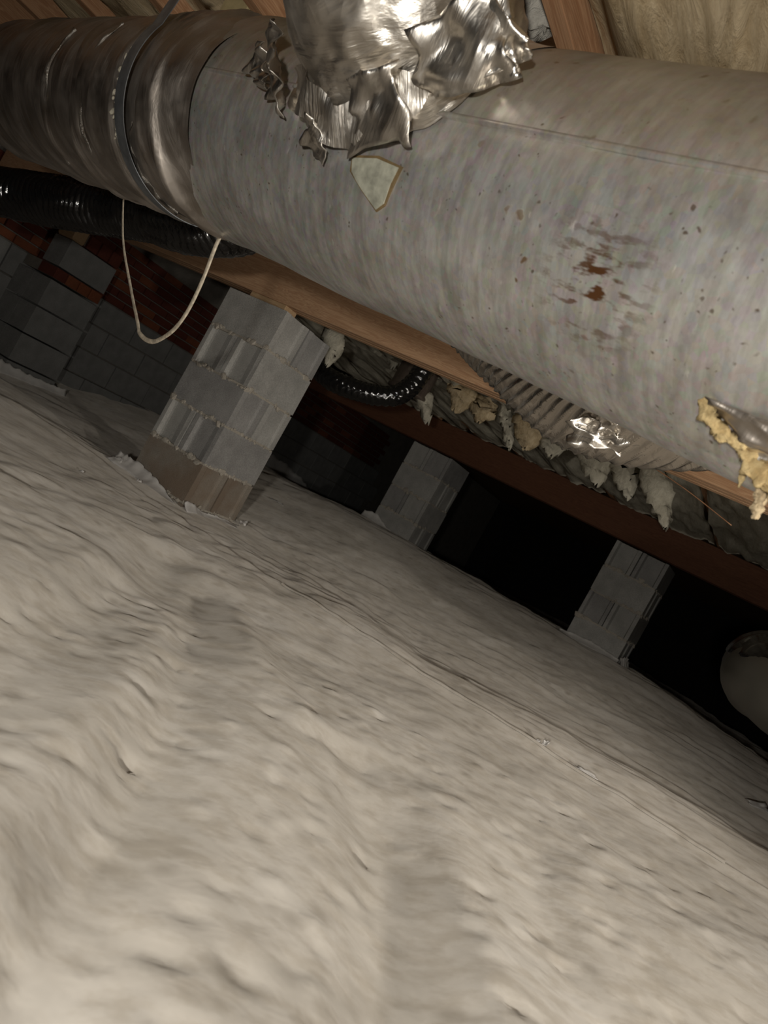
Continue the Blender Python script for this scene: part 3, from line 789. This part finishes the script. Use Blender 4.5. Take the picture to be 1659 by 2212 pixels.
# ------------------------------------------------------------------ black flexible ducts
def krad(R0, f=100, amp=.015):
    return lambda U, T, L: R0 + amp * (np.abs(np.sin(U * f + 1.3 * vnoise(T * 2, U * 6, 25) * 2)) - .5) * (.5 + .8 * np.abs(vnoise(U * 5, T * 1.5, 27))) + .003 * fbm(T * 3, U * 16, 26, 1)
o = tube('black_flexible_duct', [W(-4.4, 1.80, .74), W(-3.55, 1.80, .80), W(-3.08, 1.82, .865), W(-2.66, 1.83, .935), W(-2.40, 1.79, .965), W(-2.18, 1.75, .96), W(-1.97, 1.73, 1.0), W(-1.80, 1.70, 1.09)], krad(.096), M_BLACK, nu=640, nt=48)
tag(o, 'glossy black flexible duct passing behind the left run of the large duct', 'duct')
o = tube('black_flexible_duct', [W(-2.95, 3.55, .99), W(-2.80, 3.50, .955), W(-2.66, 3.44, .92), W(-2.54, 3.44, .915), W(-2.40, 3.50, .94), W(-2.30, 3.56, .99), W(-2.26, 3.62, 1.08), W(-2.25, 3.66, 1.25)], krad(.055, 95, .010), M_BLACK, nu=150, nt=40)
tag(o, 'small black ribbed duct right of the nearest pier, in shadow', 'duct')
o = tube('duct_boot', [W(-2.46, 3.95, 1.28), W(-2.46, 3.95, 1.10)], lambda U, T, L: .12 + .012 * (U > L * .9), M_BOOT, nu=14, nt=40, caps=True)
tag(o, 'dull round metal boot above the small black duct', 'duct boot')
bd_ = empty('hanging_duct_end', (1.52, 2.66, .57)); tag(bd_, 'dark wrapped duct elbow hanging low at the right edge', 'duct')
bpy.context.view_layer.update()
o = tube('elbow', [(2.05, 3.7, .64), (1.76, 3.25, .61), (1.55, 2.88, .58), (1.515, 2.66, .563), (1.64, 2.52, .555), (2.1, 2.44, .60), (2.6, 2.4, .7)], lambda U, T, L: .158 + .004 * fbm(T * 3, U * 9, 44, 2) + .004 * np.abs(np.sin(U * 14 + T)), M_GREYWRAP, nu=90, nt=60); reparent(o, bd_)
V = []; F = []
o = tube('shiny_wrap', [(1.62, 3.0, .592), (1.54, 2.85, .58), (1.515, 2.68, .565), (1.60, 2.55, .558), (1.8, 2.49, .57)], lambda U, T, L: .1645 + .006 * (1 - np.abs(np.sin(U * 34 + 2 * np.sin(T)))) - .03 * sstep(.25, -.05, np.cos(T) + .12 * np.sin(U * 9)), M_BLACK, nu=90, nt=60, caps=False); reparent(o, bd_); o['label'] = 'shiny dark plastic over the top'

# ------------------------------------------------------------------ drooping strap below the duct
def flat_tube(name, pts, r0, r1, mat, n=60):
    return tube(name, pts, lambda U, T, L: (r0 + (r1 - r0) * U / L) * (1 + .1 * vnoise(U * 60, T, 3)), mat, nu=n, nt=8, sq=.45)
o = flat_tube('drooping_cord', [(-.60, 1.70, .85), (-.617, 1.72, .798), (-.616, 1.75, .709), (-.629, 1.8, .63), (-.656, 1.85, .575), (-.709, 1.92, .534), (-.765, 1.97, .535), (-.80, 2.0, .562), (-.893, 2.08, .639), (-1.003, 2.15, .748), (-1.09, 2.2, .874), (-1.12, 2.2, .95)],   .0085, .0034, M_CORD, 90)
tag(o, 'tan cord drooping in a loop below the left run of the duct', 'cord')
o = tube('bare_wire', [(.70, 2.93, 1.10), (.781, 2.9, 1.069), (.87, 2.86, 1.05), (.958, 2.8, 1.025), (1.089, 2.7, .977)], .0022, M_WIRE, nu=24, nt=6)
tag(o, 'thin wire dangling under the bright end of the pine girder', 'wire')

# ------------------------------------------------------------------ torn insulation at the right end of the duct
ti = empty('torn_insulation', tuple(cyl(.84, -66))); tag(ti, 'torn yellow insulation and tape hanging from the underside of the duct at the right edge', 'insulation')
bpy.context.view_layer.update()
def shred(pts, r, mat, seed, name, sq=.6):
    o = tube(name, pts, lambda U, T, L: r * (np.sin(np.pi * np.clip(.12 + .8 * U / L, 0, 1)) ** .6) * (1 + .8 * fbm(T * 3 + seed, U * 110, seed, 3)), mat, None, nu=40, nt=16, sq=sq); reparent(o, ti); return o
shred([cyl(.80, -57, .232), cyl(.815, -60, .240), cyl(.835, -63, .242), cyl(.86, -66, .238)], .008, M_FIBERY, 3, 'yellow_fibre')
shred([cyl(.85, -66, .236), cyl(.87, -69, .246), cyl(.90, -72, .248), cyl(.95, -75, .240)], .011, M_FIBERY, 8, 'yellow_fibre')
shred([cyl(.885, -74, .24), cyl(.888, -77, .252), cyl(.89, -79, .262), cyl(.893, -81, .275)], .010, M_FIBER, 12, 'brown_fibre')
shred([cyl(.905, -72, .245), cyl(.92, -76, .258), cyl(.93, -79, .268)], .014, M_FIBERY, 14, 'yellow_fibre')
shred([cyl(.862, -70, .235), cyl(.863, -74, .247), cyl(.864, -77, .258)], .0028, M_FIBERY, 18, 'yellow_fibre', 1)
crumple('torn_tape', [cyl(.80, -56, .236), cyl(.93, -54, .238), cyl(.94, -64, .246), cyl(.86, -63, .243)], 14, M_TAPE, 71, .012, ti)
crumple('torn_tape', [cyl(.84, -64, .238), cyl(.95, -63, .24), cyl(.96, -76, .25), cyl(.88, -74, .25)], 10, M_FLAP, 77, .010, ti)

# ------------------------------------------------------------------ things up between the joists
o = tongue(W(-.835, 1.12, 1.44), .155, .07, M_PAPER, 'pale grey insulation lump between the foil branch and the lit joist', 303); o['group'] = 'loose insulation pieces'
k = MB(); k.bevbox((0, 0, 0), (.09, .036, .20), .003); bl = k.build('wood_blocking', M_CARD); bl.location = W(-1.655, 1.175, 1.37); bl.rotation_euler = (0, 0, -A)
tag(bl, 'left ochre wood block between joists above the duct at the top left', 'wood block')
k = MB(); k.bevbox((0, 0, 0), (.08, .036, .20), .003); bl = k.build('wood_blocking', M_CARD); bl.location = W(-1.62, 1.225, 1.375); bl.rotation_euler = (0, 0, -A + .25)
tag(bl, 'right ochre wood block behind the dark gap at the top left', 'wood block')

# ------------------------------------------------------------------ loose plastic: flaps at the pier bases, seam tape, scraps
def flap(pts, heights, label, lean=.03, seed=1, mat=M_WHITE):
    """upturned edge of the sheet: base polyline on the ground, top edge of given heights"""
    C = smooth_path([(x, y, 0) for x, y in pts], 40); H = np.interp(np.linspace(0, 1, 40), np.linspace(0, 1, len(heights)), heights)
    V = []; F = []; rows = 6
    T = np.gradient(C, axis=0); T /= np.linalg.norm(T, axis=1)[:, None]
    for i, p in enumerate(C):
        nrm = np.array([T[i][1], -T[i][0], 0]); z0 = GZ(p[0], p[1]) - .004
        for j in range(rows):
            u = j / (rows - 1); wv = .006 * float(fbm(np.array(i * .3), np.array(u * 2 + seed), seed, 2))
            V.append((p[0] + nrm[0] * (lean * (1 - u) ** 2 + wv), p[1] + nrm[1] * (lean * (1 - u) ** 2 + wv), z0 + H[i] * u * (1 + .12 * float(vnoise(np.array(i * .8), np.array(seed), 6)))))
        if i: F += [((i - 1) * rows + j, i * rows + j, i * rows + j + 1, (i - 1) * rows + j + 1) for j in range(rows - 1)]
    o = mesh('plastic_flap', V, F, mat, None, True)
    md = o.modifiers.new('thickness', 'SOLIDIFY'); md.thickness = .0015
    tag(o, label, 'plastic sheet', 'upturned sheet edges at the masonry'); return o
def wxy(s, q): p = W(s, q, 0); return (p.x, p.y)
flap([wxy(-2.93, 2.65), wxy(-2.70, 2.672), wxy(-2.47, 2.672)], [.055, .06, .055, .03, .004], 'sheet edge turned up against the left face of the nearest pier', .06, 3)
flap([wxy(-2.44, 2.69), wxy(-2.435, 2.90), wxy(-2.43, 3.10)], [.045, .02, .014, .006], 'sheet edge lapped against the right face of the nearest pier', .04, 5)
flap([wxy(-3.24, 5.50), wxy(-3.05, 5.55), wxy(-2.77, 5.555)], [.06, .075, .02, .012, .004], 'white curled flap at the left foot of the middle pier', .05, 7)
flap([wxy(-1.37, 5.545), wxy(-1.15, 5.545), wxy(-.91, 5.55)], [.02, .045, .05, .045, .03], 'long white flap along the foot of the right-hand pier', .05, 9)
flap([wxy(-.90, 5.53), wxy(-.87, 5.62), wxy(-.86, 5.75)], [.05, .07, .05, .01], 'bunched white corner at the right foot of the right-hand pier', .03, 11)
flap([wxy(-4.76, 2.98), wxy(-4.76, 3.3), wxy(-4.75, 3.6)], [.10, .065, .055, .05], 'pale sheet edge along the foot of the far left pilaster', .03, 13)
flap([wxy(-5.19, 6.4), wxy(-5.18, 6.9), wxy(-5.15, 7.3), wxy(-5.1, 7.6)], [.12, .20, .14, .02], 'pale sheet run up the left wall behind the nearest pier', .05, 15)
flap([wxy(-4.2, 4.35), wxy(-4.0, 4.3), wxy(-3.8, 4.35)], [.02, .09, .02], 'rounded pale hump of sheet left of the nearest pier', .02, 17)

# seam tape strip lying along the overlap of the sheets
V = []; F = []
C = smooth_path([(x, y, 0) for x, y in SEAM[3:7]], 120)
for i, p in enumerate(C):
    t_ = C[min(i + 1, 119)] - C[max(i - 1, 0)]; t_ /= np.linalg.norm(t_); n_ = np.array([-t_[1], t_[0], 0])
    for j, o_ in enumerate((-.009, -.002, .006)):
        q_ = p + n_ * (o_ + .002 * float(vnoise(np.array(i * .2), np.array(j * 1.), 5))); V.append((q_[0], q_[1], GZ(q_[0], q_[1]) + .002 + .004 * (j == 1)))
    if i: F += [((i - 1) * 3 + j, i * 3 + j, i * 3 + j + 1, (i - 1) * 3 + j + 1) for j in (0, 1)]
o = mesh('seam_tape', V, F, M_FLOOR, None, True); tag(o, 'thin raised strip along the seam where two plastic sheets overlap', 'tape')
def scrap(x, y, sx, sy, rot, label, seed, h=.012, mat=M_WHITE):
    c_, s_ = math.cos(rot), math.sin(rot); z = GZ(x, y) + .003
    co = [(x + c_ * a - s_ * b, y + s_ * a + c_ * b, z + hh) for a, b, hh in ((-sx, -sy, 0), (sx, -sy * .6, h * .3), (sx * .7, sy, h), (-sx * .8, sy * .7, h * .6))]
    o = crumple('plastic_scrap', co, 5, mat, seed, h * .5, None, .001); tag(o, label, 'scrap', 'torn bits of white plastic on the sheet'); return o
scrap(.765, 2.315, .010, .005, -.5, 'small upright white scrap standing on the sheet seam', 5, .022)
scrap(.745, 2.33, .008, .004, -.3, 'tiny white scrap left of the upright scrap on the seam', 6, .008)
scrap(.895, 2.27, .034, .004, -.55, 'long thin white strip curling off the sheet seam', 7, .012)
scrap(-1.243, 3.70, .035, .012, -.5, 'white torn tape end on the ground left of the nearest pier', 8, .02)
scrap(-1.06, 3.55, .012, .008, .3, 'white crumb on the flap before the nearest pier', 9, .012)
scrap(-.60, 3.90, .022, .012, .2, 'white crumpled bit at the right foot of the nearest pier', 10, .03)
scrap(-.66, 5.1, .06, .008, -.3, 'pale sliver on the sheet behind the nearest pier', 11, .01)
scrap(-1.13, 3.05, .012, .004, -.4, 'small pale sliver at the far left of the sheet', 12, .008)
o = crumple('clay_chunk', [(2.02, 3.28, .19), (2.12, 3.22, .20), (2.13, 3.25, .30), (2.03, 3.30, .27)], 6, M_BRICK2, 91, .02, None, .04)
tag(o, 'orange brick chunk at the right edge of the sheet', 'brick piece')
scrap(1.97, 3.22, .06, .02, .1, 'white scraps heaped against the orange chunk at the right edge', 14, .03)
